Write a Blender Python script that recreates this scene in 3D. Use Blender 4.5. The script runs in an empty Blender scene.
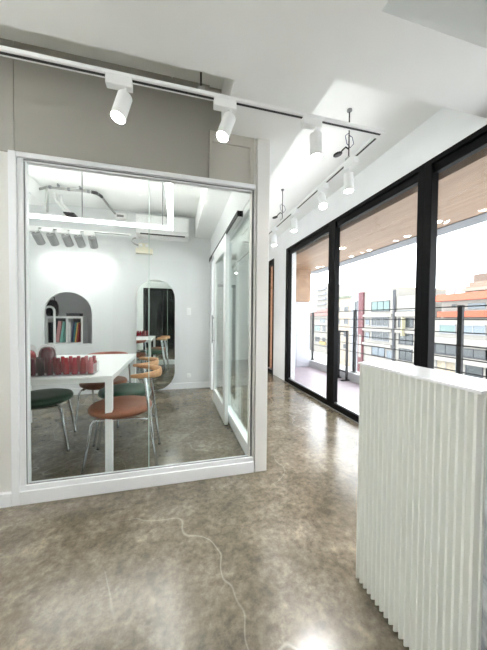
import bpy, bmesh, math, random
from mathutils import Vector, Matrix

random.seed(7)
scene = bpy.context.scene
COL = scene.collection
V = Vector

# ------------------------------------------------------------------ camera
cam_data = bpy.data.cameras.new('camera')
cam = bpy.data.objects.new('camera', cam_data)
COL.objects.link(cam)
scene.camera = cam
cam_data.sensor_fit = 'HORIZONTAL'
cam_data.sensor_width = 36.0
cam_data.lens = 36.0 * 267.0 / 487.0
cam_data.clip_start = 0.05
cam_data.clip_end = 500
YAW, PIT, ROLL = math.radians(14.5), math.radians(1.3), math.radians(0.5)
fw = V((math.sin(YAW) * math.cos(PIT), math.cos(YAW) * math.cos(PIT), -math.sin(PIT)))
rt = V((math.cos(YAW), -math.sin(YAW), 0))
up = rt.cross(fw)
r2 = rt * math.cos(ROLL) + up * math.sin(ROLL)
u2 = up * math.cos(ROLL) - rt * math.sin(ROLL)
mw = Matrix((r2, u2, -fw)).transposed().to_4x4()
mw.translation = V((0, 0, 1.2))
cam.matrix_world = mw

# ------------------------------------------------------------------ world, exposure
world = bpy.data.worlds.new('overcast_sky')
scene.world = world
world.use_nodes = True
wn = world.node_tree.nodes
wl = world.node_tree.links
wn.clear()
wo = wn.new('ShaderNodeOutputWorld')
wb = wn.new('ShaderNodeBackground')
wb.inputs['Strength'].default_value = 1.68
tc = wn.new('ShaderNodeTexCoord')
nz = wn.new('ShaderNodeTexNoise')
nz.inputs['Scale'].default_value = 2.0
nz.inputs['Detail'].default_value = 4
cr = wn.new('ShaderNodeValToRGB')
cr.color_ramp.elements[0].color = (0.86, 0.92, 1.0, 1)
cr.color_ramp.elements[1].color = (1, 1, 1, 1)
wl.new(tc.outputs['Generated'], nz.inputs['Vector'])
wl.new(nz.outputs['Fac'], cr.inputs['Fac'])
wl.new(cr.outputs['Color'], wb.inputs['Color'])
wl.new(wb.outputs[0], wo.inputs['Surface'])

vs = scene.view_settings
vs.view_transform = 'Standard'
vs.look = 'None'
vs.gamma = 1.0
vs.use_curve_mapping = False
vs.exposure = 2.1
scene.cycles.use_denoising = True
scene.cycles.max_bounces = 10
scene.cycles.diffuse_bounces = 6
scene.cycles.glossy_bounces = 5
scene.cycles.transparent_max_bounces = 24
scene.cycles.transmission_bounces = 8
scene.cycles.sample_clamp_indirect = 6.0
scene.cycles.caustics_reflective = False
scene.cycles.caustics_refractive = False

SPOT_G2 = 13.0       # spots on the window side track
SPOT_W = 4.5        # each track spot
FILL_E = 105.0        # up-light of the added fill lamp on the reception side
BAR_E = 7.5          # emission of the linear lamp

# ------------------------------------------------------------------ materials
def srgb(r, g, b):
    f = lambda c: (c / 255 / 12.92) if c / 255 <= 0.04045 else ((c / 255 + 0.055) / 1.055) ** 2.4
    return (f(r), f(g), f(b), 1)

def mat(name, col, rough=0.5, metal=0.0, spec=0.5, noise=0.0, nscale=8.0, bump=0.0, coat=0.0):
    m = bpy.data.materials.new(name)
    m.use_nodes = True
    n, l = m.node_tree.nodes, m.node_tree.links
    b = n['Principled BSDF']
    b.inputs['Roughness'].default_value = rough
    b.inputs['Metallic'].default_value = metal
    b.inputs['Specular IOR Level'].default_value = spec
    b.inputs['Coat Weight'].default_value = coat
    b.inputs['Base Color'].default_value = col
    if noise or bump:
        t = n.new('ShaderNodeTexCoord')
        z = n.new('ShaderNodeTexNoise')
        z.inputs['Scale'].default_value = nscale
        z.inputs['Detail'].default_value = 5
        l.new(t.outputs['Object'], z.inputs['Vector'])
        if noise:
            r = n.new('ShaderNodeValToRGB')
            r.color_ramp.elements[0].position = 0.3
            r.color_ramp.elements[1].position = 0.7
            r.color_ramp.elements[0].color = tuple(c * (1 - noise) for c in col[:3]) + (1,)
            r.color_ramp.elements[1].color = tuple(min(1, c * (1 + noise)) for c in col[:3]) + (1,)
            l.new(z.outputs['Fac'], r.inputs['Fac'])
            l.new(r.outputs['Color'], b.inputs['Base Color'])
        if bump:
            bp = n.new('ShaderNodeBump')
            bp.inputs['Strength'].default_value = bump
            bp.inputs['Distance'].default_value = 0.01
            l.new(z.outputs['Fac'], bp.inputs['Height'])
            l.new(bp.outputs['Normal'], b.inputs['Normal'])
    return m

def emis(name, col, strength):
    m = bpy.data.materials.new(name)
    m.use_nodes = True
    n, l = m.node_tree.nodes, m.node_tree.links
    n.clear()
    e = n.new('ShaderNodeEmission')
    e.inputs['Color'].default_value = col
    e.inputs['Strength'].default_value = strength
    o = n.new('ShaderNodeOutputMaterial')
    l.new(e.outputs[0], o.inputs['Surface'])
    return m

def glass(name, tint=(1, 1, 1, 1), ior=1.5, rough=0.0, extra=0.0):
    """thin clear pane: straight-through light plus a Fresnel reflection"""
    m = bpy.data.materials.new(name)
    m.use_nodes = True
    n, l = m.node_tree.nodes, m.node_tree.links
    n.clear()
    t = n.new('ShaderNodeBsdfTransparent')
    t.inputs['Color'].default_value = tint
    g = n.new('ShaderNodeBsdfGlossy')
    g.inputs['Roughness'].default_value = rough
    ge = n.new('ShaderNodeNewGeometry')
    dp = n.new('ShaderNodeVectorMath'); dp.operation = 'DOT_PRODUCT'
    l.new(ge.outputs['Normal'], dp.inputs[0]); l.new(ge.outputs['Incoming'], dp.inputs[1])
    def mth(op, a, b=None):
        q = n.new('ShaderNodeMath'); q.operation = op; q.use_clamp = False
        for i, v in enumerate((a, b)):
            if v is None: continue
            if isinstance(v, (int, float)): q.inputs[i].default_value = v
            else: l.new(v, q.inputs[i])
        return q.outputs[0]
    f0 = ((ior - 1) / (ior + 1)) ** 2
    c = mth('ABSOLUTE', dp.outputs['Value'])
    fac = mth('MULTIPLY_ADD', mth('POWER', mth('SUBTRACT', 1.0, c), 5.0), 1 - f0)
    fac.node.inputs[2].default_value = f0 + extra
    mx = n.new('ShaderNodeMixShader')
    o = n.new('ShaderNodeOutputMaterial')
    l.new(fac, mx.inputs[0])
    l.new(t.outputs[0], mx.inputs[1])
    l.new(g.outputs[0], mx.inputs[2])
    l.new(mx.outputs[0], o.inputs['Surface'])
    return m

def concrete_floor():
    m = bpy.data.materials.new('polished_concrete')
    m.use_nodes = True
    n, l = m.node_tree.nodes, m.node_tree.links
    b = n['Principled BSDF']
    t = n.new('ShaderNodeTexCoord')
    def noise(scale, detail, rough=0.6, dist=0.0):
        z = n.new('ShaderNodeTexNoise')
        z.inputs['Scale'].default_value = scale
        z.inputs['Detail'].default_value = detail
        z.inputs['Roughness'].default_value = rough
        z.inputs['Distortion'].default_value = dist
        l.new(t.outputs['Object'], z.inputs['Vector'])
        return z
    a = noise(2.3, 13, 0.70, 0.12)
    r = n.new('ShaderNodeValToRGB')
    e = r.color_ramp.elements
    e[0].position, e[0].color = 0.24, srgb(78, 71, 58)
    e[1].position, e[1].color = 0.80, srgb(164, 153, 137)
    x = e.new(0.46); x.color = srgb(104, 96, 81)
    x = e.new(0.58); x.color = srgb(124, 115, 100)
    l.new(a.outputs['Fac'], r.inputs['Fac'])
    # fine mottling
    f = noise(26, 9, 0.7)
    mx = n.new('ShaderNodeMix'); mx.data_type = 'RGBA'; mx.blend_type = 'OVERLAY'
    mx.inputs['Factor'].default_value = 0.38
    l.new(r.outputs['Color'], mx.inputs[6])
    fr_ = n.new('ShaderNodeValToRGB')
    fr_.color_ramp.elements[0].position, fr_.color_ramp.elements[1].position = 0.36, 0.64
    l.new(f.outputs['Fac'], fr_.inputs['Fac'])
    l.new(fr_.outputs['Color'], mx.inputs[7])
    h = noise(8, 12, 0.8, 0.2)
    hr = n.new('ShaderNodeValToRGB')
    hr.color_ramp.elements[0].position, hr.color_ramp.elements[0].color = 0.36, (0.56, 0.55, 0.53, 1)
    hr.color_ramp.elements[1].position, hr.color_ramp.elements[1].color = 0.64, (1.3, 1.3, 1.3, 1)
    l.new(h.outputs['Fac'], hr.inputs['Fac'])
    mm = n.new('ShaderNodeMix'); mm.data_type = 'RGBA'; mm.blend_type = 'MULTIPLY'
    mm.inputs['Factor'].default_value = 0.85
    l.new(mx.outputs[2], mm.inputs[6]); l.new(hr.outputs['Color'], mm.inputs[7])
    mx = mm
    # pale streaks
    s = noise(1.3, 3, 0.4, 0.3)
    sr = n.new('ShaderNodeValToRGB')
    se = sr.color_ramp.elements
    se[0].position, se[0].color = 0.4975, (0, 0, 0, 1)
    se[1].position, se[1].color = 0.5025, (0, 0, 0, 1)
    q = se.new(0.5); q.color = (1, 1, 1, 1)
    l.new(s.outputs['Fac'], sr.inputs['Fac'])
    g = noise(1.1, 2)
    gr = n.new('ShaderNodeValToRGB')
    gr.color_ramp.elements[0].position = 0.44
    gr.color_ramp.elements[1].position = 0.56
    l.new(g.outputs['Fac'], gr.inputs['Fac'])
    mu = n.new('ShaderNodeMath'); mu.operation = 'MULTIPLY'
    l.new(sr.outputs['Color'], mu.inputs[0]); l.new(gr.outputs['Color'], mu.inputs[1])
    mu2 = n.new('ShaderNodeMath'); mu2.operation = 'MULTIPLY'; mu2.inputs[1].default_value = 0.3
    l.new(mu.outputs[0], mu2.inputs[0])
    mx2 = n.new('ShaderNodeMix'); mx2.data_type = 'RGBA'
    l.new(mu2.outputs[0], mx2.inputs['Factor'])
    l.new(mx.outputs[2], mx2.inputs[6])
    mx2.inputs[7].default_value = srgb(205, 198, 184)
    l.new(mx2.outputs[2], b.inputs['Base Color'])
    rr = n.new('ShaderNodeMapRange')
    rr.inputs['To Min'].default_value = 0.12
    rr.inputs['To Max'].default_value = 0.27
    l.new(a.outputs['Fac'], rr.inputs['Value'])
    l.new(rr.outputs[0], b.inputs['Roughness'])
    b.inputs['Specular IOR Level'].default_value = 0.85
    b.inputs['Coat Weight'].default_value = 0.0
    b.inputs['Coat Roughness'].default_value = 0.06
    bp = n.new('ShaderNodeBump'); bp.inputs['Strength'].default_value = 0.06; bp.inputs['Distance'].default_value = 0.01
    l.new(f.outputs['Fac'], bp.inputs['Height'])
    l.new(bp.outputs['Normal'], b.inputs['Normal'])
    return m

def planks(name, c1, c2, scale, axis='Y'):
    m = bpy.data.materials.new(name)
    m.use_nodes = True
    n, l = m.node_tree.nodes, m.node_tree.links
    b = n['Principled BSDF']
    t = n.new('ShaderNodeTexCoord')
    mp = n.new('ShaderNodeMapping')
    mp.inputs['Scale'].default_value = (scale, scale * 0.09, scale) if axis == 'Y' else (scale * 0.09, scale, scale)
    l.new(t.outputs['Object'], mp.inputs['Vector'])
    z = n.new('ShaderNodeTexNoise')
    z.inputs['Scale'].default_value = 1.0
    z.inputs['Detail'].default_value = 6
    z.inputs['Distortion'].default_value = 0.8
    l.new(mp.outputs[0], z.inputs['Vector'])
    r = n.new('ShaderNodeValToRGB')
    r.color_ramp.elements[0].position, r.color_ramp.elements[0].color = 0.3, c1
    r.color_ramp.elements[1].position, r.color_ramp.elements[1].color = 0.7, c2
    l.new(z.outputs['Fac'], r.inputs['Fac'])
    l.new(r.outputs['Color'], b.inputs['Base Color'])
    b.inputs['Roughness'].default_value = 0.45
    return m

def tiles(name, c1, c2, mortar, scale, rough=0.5, w=0.5, h=0.5, gap=0.01, vertical=False):
    m = bpy.data.materials.new(name)
    m.use_nodes = True
    n, l = m.node_tree.nodes, m.node_tree.links
    b = n['Principled BSDF']
    t = n.new('ShaderNodeTexCoord')
    src = t.outputs['Object']
    if vertical:
        mp = n.new('ShaderNodeMapping')
        mp.inputs['Rotation'].default_value = (math.radians(-90), 0, 0)
        l.new(src, mp.inputs['Vector'])
        src = mp.outputs[0]
    k = n.new('ShaderNodeTexBrick')
    k.offset = 0.0
    k.inputs['Scale'].default_value = scale
    k.inputs['Color1'].default_value = c1
    k.inputs['Color2'].default_value = c2
    k.inputs['Mortar'].default_value = mortar
    k.inputs['Mortar Size'].default_value = gap
    k.inputs['Brick Width'].default_value = w
    k.inputs['Row Height'].default_value = h
    l.new(src, k.inputs['Vector'])
    l.new(k.outputs['Color'], b.inputs['Base Color'])
    b.inputs['Roughness'].default_value = rough
    return m

def marble():
    m = mat('grey_marble', srgb(176, 180, 184), 0.25)
    n, l = m.node_tree.nodes, m.node_tree.links
    b = n['Principled BSDF']
    t = n.new('ShaderNodeTexCoord')
    z = n.new('ShaderNodeTexNoise')
    z.inputs['Scale'].default_value = 5; z.inputs['Detail'].default_value = 8; z.inputs['Distortion'].default_value = 2.2
    r = n.new('ShaderNodeValToRGB')
    r.color_ramp.elements[0].position, r.color_ramp.elements[0].color = 0.38, srgb(140, 146, 152)
    r.color_ramp.elements[1].position, r.color_ramp.elements[1].color = 0.6, srgb(206, 210, 214)
    l.new(t.outputs['Object'], z.inputs['Vector']); l.new(z.outputs['Fac'], r.inputs['Fac'])
    l.new(r.outputs['Color'], b.inputs['Base Color'])
    return m

M = {}
M['floor'] = concrete_floor()
M['ceil'] = mat('ceiling_paint', srgb(246, 248, 246), 0.65, noise=0.02, nscale=3)
M['wall'] = mat('wall_paint', srgb(245, 247, 248), 0.6, noise=0.015, nscale=4)
M['post'] = mat('post_paint', srgb(226, 225, 221), 0.5)
M['panel_lit'] = mat('partition_panel_spotlit', srgb(186, 183, 174), 0.5)  # same paint as the panel, lightened to hold the track spot's light
M['wall_dimmed'] = mat('wall_paint_dimmed', srgb(222, 225, 226), 0.6, noise=0.015, nscale=4)  # same white as the other walls, lamp glare tempered in the colour
M['panel'] = mat('partition_panel_shaded', srgb(156, 154, 146), 0.5, noise=0.015, nscale=4)  # dim light above the glazing is put into this darker grey
M['white'] = mat('white_lacquer', srgb(240, 242, 242), 0.3, noise=0.01, nscale=6)
M['trim'] = mat('white_trim', srgb(236, 238, 240), 0.35)
M['black'] = mat('black_window_frame', srgb(5, 5, 6), 0.45, spec=0.12)
M['blackm'] = mat('black_steel', srgb(18, 18, 20), 0.5, spec=0.25)
M['darkgap'] = mat('dark_rubber', srgb(40, 40, 42), 0.6)
M['grey'] = mat('grey_gasket', srgb(128, 130, 132), 0.5)
M['glass'] = glass('clear_glass', (0.975, 0.988, 0.98, 1), 1.26)
M['glassg'] = glass('greenish_glass', (0.93, 0.97, 0.95, 1), 1.5)
M['glassx'] = glass('window_glass', (0.97, 0.98, 0.98, 1), 1.4)
M['bronze'] = glass('bronze_glass', (0.72, 0.52, 0.40, 1), 1.4)
M['edge'] = mat('glass_edge', srgb(200, 220, 212), 0.2)
M['chrome'] = mat('chrome', srgb(200, 202, 204), 0.15, metal=1.0)
M['alu'] = mat('brushed_aluminium', srgb(170, 172, 174), 0.35, metal=1.0)
M['galv'] = mat('galvanised_conduit', srgb(176, 177, 174), 0.45, metal=0.6)
M['green'] = mat('green_leather', srgb(34, 72, 54), 0.42, noise=0.12, nscale=30, bump=0.1)
M['brown'] = mat('brown_leather', srgb(128, 78, 54), 0.42, noise=0.12, nscale=30, bump=0.1)
M['redbrown'] = mat('back_wood_reddened', srgb(158, 94, 78), 0.45, noise=0.1, nscale=30)  # wooden back rail, its shade and reflected red put into the colour
M['wood'] = planks('bent_oak', srgb(168, 120, 82), srgb(206, 160, 116), 40)
M['soffit'] = planks('balcony_soffit_wood', srgb(134, 101, 74), srgb(162, 130, 99), 7)
M['fascia'] = mat('grey_fascia_metal', srgb(100, 103, 109), 0.5)
M['deck'] = tiles('balcony_tile', srgb(166, 153, 161), srgb(158, 146, 154), srgb(146, 137, 142), 1.0, 0.4, 0.6, 0.3, 0.008)
M['endtile'] = tiles('balcony_wall_tile', srgb(188, 190, 198), srgb(183, 186, 195), srgb(150, 152, 160), 1.0, 0.3, 0.6, 0.8, 0.008, True)
M['kerb'] = mat('balcony_kerb_stone', srgb(176, 178, 178), 0.6, noise=0.06)
M['corr'] = mat('corrugated_white', srgb(236, 238, 233), 0.4, noise=0.01, nscale=5)
M['ctop'] = mat('counter_top_white', srgb(244, 246, 248), 0.22)
M['marble'] = marble()
M['mirror'] = mat('mirror_silver', srgb(235, 240, 238), 0.015, metal=1.0)
M['cream'] = mat('cream_plastic', srgb(232, 228, 208), 0.4)
M['plastic'] = mat('white_plastic', srgb(244, 245, 244), 0.35)
M['head_shaded'] = mat('white_lamp_paint_shaded', srgb(150, 152, 152), 0.45)  # white heads greyed: their backlit shade is put into the paint
M['lens'] = emis('lamp_lens', (1.0, 0.97, 0.9, 1), 30)
M['lens_soft'] = emis('lamp_lens_soft', (1.0, 0.98, 0.94, 1), 3)
M['bar'] = emis('linear_lamp_diffuser', (1.0, 0.99, 0.97, 1), BAR_E)
M['barup'] = emis('linear_lamp_uplight', (1.0, 0.99, 0.97, 1), 5.0)
M['fill_pend'] = emis('added_lamp_uplight', (1.0, 0.99, 0.97, 1), FILL_E)
M['track_fill'] = emis('added_track_fill', (1.0, 0.99, 0.97, 1), 3.6)
M['warm'] = emis('soffit_lamp_lens', (1.0, 0.86, 0.66, 1), 12)
M['acrylic'] = glass('clear_acrylic', (0.98, 0.98, 0.985, 1), 1.15)
M['jarglass'] = glass('jar_glass', (0.98, 0.95, 0.95, 1), 1.15)
M['darkdoor'] = mat('black_door_panel', srgb(16, 20, 20), 0.18)
M['blue'] = mat('blue_cable', srgb(64, 66, 110), 0.5)

# ------------------------------------------------------------------ mesh helpers
class MB:
    def __init__(s):
        s.bm = bmesh.new()
    def box(s, x0, x1, y0, y1, z0, z1, bevel=0.0, seg=2):
        vs = [s.bm.verts.new((x, y, z)) for x in (x0, x1) for y in (y0, y1) for z in (z0, z1)]
        fs = [(0, 1, 3, 2), (4, 6, 7, 5), (0, 4, 5, 1), (2, 3, 7, 6), (0, 2, 6, 4), (1, 5, 7, 3)]
        faces = [s.bm.faces.new([vs[i] for i in f]) for f in fs]
        if bevel > 0:
            ed = list({e for f in faces for e in f.edges})
            bmesh.ops.bevel(s.bm, geom=ed, offset=bevel, segments=seg, profile=0.5, affect='EDGES')
        return s
    def poly_prism(s, pts, axis, a0, a1):
        """extrude a 2-D outline (list of (u,v)) along axis from a0 to a1; axis Y: (x,z), X: (y,z), Z: (x,y)"""
        def P(u, v, a):
            return {'Y': (u, a, v), 'X': (a, u, v), 'Z': (u, v, a)}[axis]
        A = [s.bm.verts.new(P(u, v, a0)) for u, v in pts]
        B = [s.bm.verts.new(P(u, v, a1)) for u, v in pts]
        n = len(pts)
        s.bm.faces.new(A); s.bm.faces.new(list(reversed(B)))
        for i in range(n):
            j = (i + 1) % n
            s.bm.faces.new((A[i], B[i], B[j], A[j]))
        return s
    def tube(s, path, r, seg=10, closed=False, caps=True, rfun=None):
        path = [V(p) for p in path]
        n = len(path)
        rings = []
        prev = None
        for i in range(n):
            if closed:
                d = path[(i + 1) % n] - path[i - 1]
            else:
                d = path[min(i + 1, n - 1)] - path[max(i - 1, 0)]
            d.normalize()
            if prev is None:
                a = V((0, 0, 1)) if abs(d.z) < 0.9 else V((1, 0, 0))
                u = d.cross(a).normalized()
            else:
                u = (prev - d * prev.dot(d)).normalized()
            prev = u
            v = d.cross(u)
            ri = rfun(i / (n - 1)) if rfun else r
            if not isinstance(ri, tuple):
                ri = (ri, ri)
            rings.append([s.bm.verts.new(path[i] + u * (ri[0] * math.cos(t)) + v * (ri[1] * math.sin(t)))
                          for t in [2 * math.pi * k / seg for k in range(seg)]])
        m = n if closed else n - 1
        for i in range(m):
            A, B = rings[i], rings[(i + 1) % n]
            for k in range(seg):
                q = (k + 1) % seg
                s.bm.faces.new((A[k], A[q], B[q], B[k]))
        if caps and not closed:
            s.bm.faces.new(list(reversed(rings[0]))); s.bm.faces.new(rings[-1])
        return s
    def lathe(s, prof, seg=24, c=(0, 0, 0), sx=1.0, sy=1.0, mtx=None):
        """profile [(r,z)] round Z; r=0 ends close to a point"""
        c = V(c)
        rings = []
        def T(p):
            p = V(p)
            return (mtx @ p if mtx else p) + c
        for r, z in prof:
            if r < 1e-6:
                rings.append([s.bm.verts.new(T((0, 0, z)))])
            else:
                rings.append([s.bm.verts.new(T((r * sx * math.cos(2 * math.pi * k / seg), r * sy * math.sin(2 * math.pi * k / seg), z))) for k in range(seg)])
        for A, B in zip(rings, rings[1:]):
            for k in range(seg):
                q = (k + 1) % seg
                if len(A) == 1 and len(B) == 1:
                    continue
                if len(A) == 1:
                    s.bm.faces.new((A[0], B[q], B[k]))
                elif len(B) == 1:
                    s.bm.faces.new((A[k], A[q], B[0]))
                else:
                    s.bm.faces.new((A[k], A[q], B[q], B[k]))
        if len(rings[0]) > 1:
            s.bm.faces.new(list(reversed(rings[0])))
        if len(rings[-1]) > 1:
            s.bm.faces.new(rings[-1])
        return s
    def cyl(s, a, b, r, seg=16):
        return s.tube([a, b], r, seg)
    def build(s, name, m, parent=None, smooth=None, origin=None):
        bmesh.ops.recalc_face_normals(s.bm, faces=s.bm.faces)
        if parent is not None and origin is None:
            pass
        me = bpy.data.meshes.new(name)
        s.bm.to_mesh(me)
        s.bm.free()
        me.materials.append(m)
        if smooth is not None:
            for p in me.polygons:
                p.use_smooth = True
            try:
                me.set_sharp_from_angle(angle=math.radians(smooth))
            except Exception:
                pass
        o = bpy.data.objects.new(name, me)
        COL.objects.link(o)
        if parent is not None:
            o.parent = parent
        return o

def tag(o, label=None, cat=None, group=None, kind=None):
    if label: o['label'] = label
    if cat: o['category'] = cat
    if group: o['group'] = group
    if kind: o['kind'] = kind
    return o

def thing(name, label, cat, loc=(0, 0, 0), rz=0.0, group=None):
    o = bpy.data.objects.new(name, None)
    o.empty_display_size = 0.1
    COL.objects.link(o)
    o.location = loc
    o.rotation_euler = (0, 0, rz)
    return tag(o, label, cat, group)

def struct(name, mb, m, label=None, cat=None, parent=None, smooth=None):
    o = mb.build(name, m, parent, smooth)
    if parent is None:
        o['kind'] = 'structure'
        tag(o, label, cat)
    return o

def copy_tree(o, parent=None):
    c = o.copy()
    COL.objects.link(c)
    if parent is not None:
        c.parent = parent
    for ch in list(o.children):
        copy_tree(ch, c)
    return c

def bx(*a, **k):
    return MB().box(*a, **k)

def arc(cx, cy, r, a0, a1, n):
    return [(cx + r * math.cos(a0 + (a1 - a0) * i / n), cy + r * math.sin(a0 + (a1 - a0) * i / n)) for i in range(n + 1)]

# ================================================================== SETTING
XW = 2.08            # inner face of the window wall
HI = 2.91            # high ceiling
LO = 2.58            # low ceiling
YP = 2.0             # front of the glazed partition
YB = 4.65            # back wall of the meeting room
XL = -3.0

struct('floor', bx(-3.3, 2.28, -1.7, 8.0, -0.15, 0.0), M['floor'], 'brown grey polished concrete floor of the whole office', 'floor')
struct('ceiling', bx(-3.3, 2.3, -1.7, 8.0, HI, HI + 0.12), M['ceil'], 'white raised ceiling slab above the whole office', 'ceiling')
struct('ceiling_soffit', bx(0.335, 0.89, -1.55, 7.7, LO, HI), M['ceil'], 'white dropped ceiling strip running from the camera past the partition post', 'ceiling')
struct('ceiling_soffit', bx(-3.1, 0.335, -1.55, 1.54, LO, HI), M['ceil'], 'white dropped ceiling at the upper left ending before the partition wall', 'ceiling')
struct('ceiling_soffit', bx(0.89, XW, 1.035, 1.38, LO, HI), M['ceil'], 'white ceiling beam crossing to the window wall at the upper right', 'ceiling')

# --- window wall (east)
w = MB()
w.box(XW, 2.28, -1.7, 4.775, 2.545, HI)
w.box(XW, 2.28, 4.775, 5.44, 0, HI)
w.box(XW, 2.28, 5.44, 5.84, 2.51, HI)
w.box(XW, 2.28, 5.84, 8.0, 0, HI)
w.box(XW, 2.28, -1.7, 0.40, 0, 2.545)
struct('wall_right', w, M['wall'], 'white wall around the tall black framed windows on the right', 'wall')
# far corridor wall with a white framed door
struct('wall_far', bx(0.5, XW, 7.6, 7.75, 0, HI), M['wall'], 'white wall closing the far end of the corridor', 'wall')
d = bx(0.78, 1.62, 7.55, 7.6, 0.0, 2.1)
dd = struct('door_far', d, M['white'], 'white door at the far end of the corridor', 'door')
f = MB()
f.box(0.70, 0.78, 7.53, 7.6, 0, 2.18).box(1.62, 1.70, 7.53, 7.6, 0, 2.18).box(0.78, 1.62, 7.53, 7.6, 2.1, 2.18)
f.build('door_frame', M['grey'], dd)
MB().cyl((1.53, 7.5, 1.0), (1.41, 7.5, 1.0), 0.012).cyl((1.53, 7.5, 1.0), (1.53, 7.55, 1.0), 0.012).build('door_handle', M['alu'], dd)
struct('wall_corridor', bx(0.6, 0.71, YB, 7.6, 0, HI), M['wall'], 'white corridor wall beyond the meeting room', 'wall')
# behind the camera: white wall with a black door (seen in the mirror)
rw = MB()
rw.box(-3.3, -1.15, -1.7, -1.55, 0, HI).box(0.25, XW, -1.7, -1.55, 0, HI).box(-1.15, 0.25, -1.7, -1.55, 2.35, HI)
struct('wall_rear', rw, M['wall'], 'white wall behind the viewer around the black door', 'wall')
bd = struct('door_rear', bx(-1.15, 0.25, -1.66, -1.60, 0.0, 2.35), M['darkdoor'], 'black double door behind the viewer, seen in the mirror', 'door')
MB().box(-1.15, 0.25, -1.60, -1.57, 2.27, 2.35).box(-0.48, -0.42, -1.60, -1.585, 0.0, 2.27).box(-1.15, -1.08, -1.60, -1.57, 0, 2.27).box(0.18, 0.25, -1.60, -1.57, 0, 2.27).build('door_frame', M['blackm'], bd)
struct('wall_left', bx(-3.3, -3.1, -1.7, 8.0, 0, HI), M['wall'], 'white side wall out of view on the left', 'wall')

# --- partition wall (front of the meeting room)
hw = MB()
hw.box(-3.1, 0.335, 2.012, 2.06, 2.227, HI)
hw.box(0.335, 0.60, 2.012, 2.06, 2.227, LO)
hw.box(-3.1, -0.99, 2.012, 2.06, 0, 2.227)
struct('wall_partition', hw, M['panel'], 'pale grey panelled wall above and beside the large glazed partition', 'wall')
# facing boards with narrow joints
g = 0.0018
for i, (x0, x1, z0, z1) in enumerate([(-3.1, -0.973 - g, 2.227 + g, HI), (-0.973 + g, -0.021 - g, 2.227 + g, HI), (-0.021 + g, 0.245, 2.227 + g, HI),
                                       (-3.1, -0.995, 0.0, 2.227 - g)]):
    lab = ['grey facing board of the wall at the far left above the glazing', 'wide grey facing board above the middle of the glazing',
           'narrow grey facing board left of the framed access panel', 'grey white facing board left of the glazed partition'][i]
    struct('wall_panel', bx(x0, x1, YP, 2.012, z0, z1), M['post'] if i == 3 else M['panel'], lab, 'wall panel')  # one wall plane: daylight on the lower board put into its lighter paint
# framed access panel beside the post
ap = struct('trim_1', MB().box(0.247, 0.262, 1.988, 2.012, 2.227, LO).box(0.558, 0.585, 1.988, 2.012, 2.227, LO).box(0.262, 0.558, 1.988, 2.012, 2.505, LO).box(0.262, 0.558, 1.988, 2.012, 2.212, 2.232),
            M['panel_lit'], 'moulding framing the small wall panel beside the post', 'trim')
bx(0.262, 0.558, 2.0, 2.012, 2.232, 2.505).build('panel_board', M['panel_lit'], ap)
# post at the right end
ps = struct('trim_2', bx(0.612, 0.71, 1.975, 2.12, 0, LO, bevel=0.003), M['post'], 'square white post at the right end of the glazed partition', 'post')
bx(0.585, 0.612, 2.0, 2.10, 0, LO).build('post_rebate', M['post'], ps)

# glazed partition = window_1
w1 = thing('window_1', 'large white framed glazed partition of the meeting room', 'window', (0, 0, 0))
w1['kind'] = 'structure'
fr = MB()
fr.box(-0.995, -0.952, 1.972, 2.03, 0.0, 2.227, bevel=0.004)
fr.box(-0.952, -0.922, 1.985, 2.03, 0.10, 2.195, bevel=0.003)
fr.box(-0.952, 0.60, 1.975, 2.03, 2.195, 2.227, bevel=0.003)
fr.build('frame', M['trim'], w1)
MB().box(0.592, 0.604, 1.985, 2.03, 0.10, 2.195, bevel=0.002).box(0.568, 0.576, 1.992, 2.03, 0.10, 2.185, bevel=0.002).build('side_frame', M['post'], w1)
MB().box(-0.922, 0.60, 1.996, 2.004, 2.188, 2.195).box(0.576, 0.592, 2.0, 2.03, 0.10, 2.19).box(-0.922, -0.917, 1.996, 2.004, 0.118, 2.188).box(-0.922, 0.576, 1.996, 2.004, 0.118, 0.122).build('gasket', M['grey'], w1)
MB().box(-0.922, 0.576, 1.996, 2.03, 2.178, 2.186).box(-0.917, -0.910, 1.998, 2.03, 0.118, 2.178).build('glazing_bead', M['trim'], w1)
si = MB()
si.box(-0.952, 0.604, 1.972, 2.03, 0.0, 0.086, bevel=0.003)
si.box(-0.952, 0.60, 1.982, 2.03, 0.086, 0.118, bevel=0.003)
si.build('sill', M['trim'], w1)
bx(-0.915, -0.178, 2.006, 2.016, 0.112, 2.182).build('pane', M['glass'], w1)
bx(-0.174, 0.578, 2.006, 2.016, 0.112, 2.182).build('pane', M['glass'], w1)
bx(-0.178, -0.174, 2.005, 2.017, 0.118, 2.178).build('joint', M['edge'], w1)
struct('baseboard_front', bx(-3.1, -0.995, 1.972, 2.0, 0, 0.086, bevel=0.003), M['trim'], 'white baseboard left of the glazed partition', 'baseboard')

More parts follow.
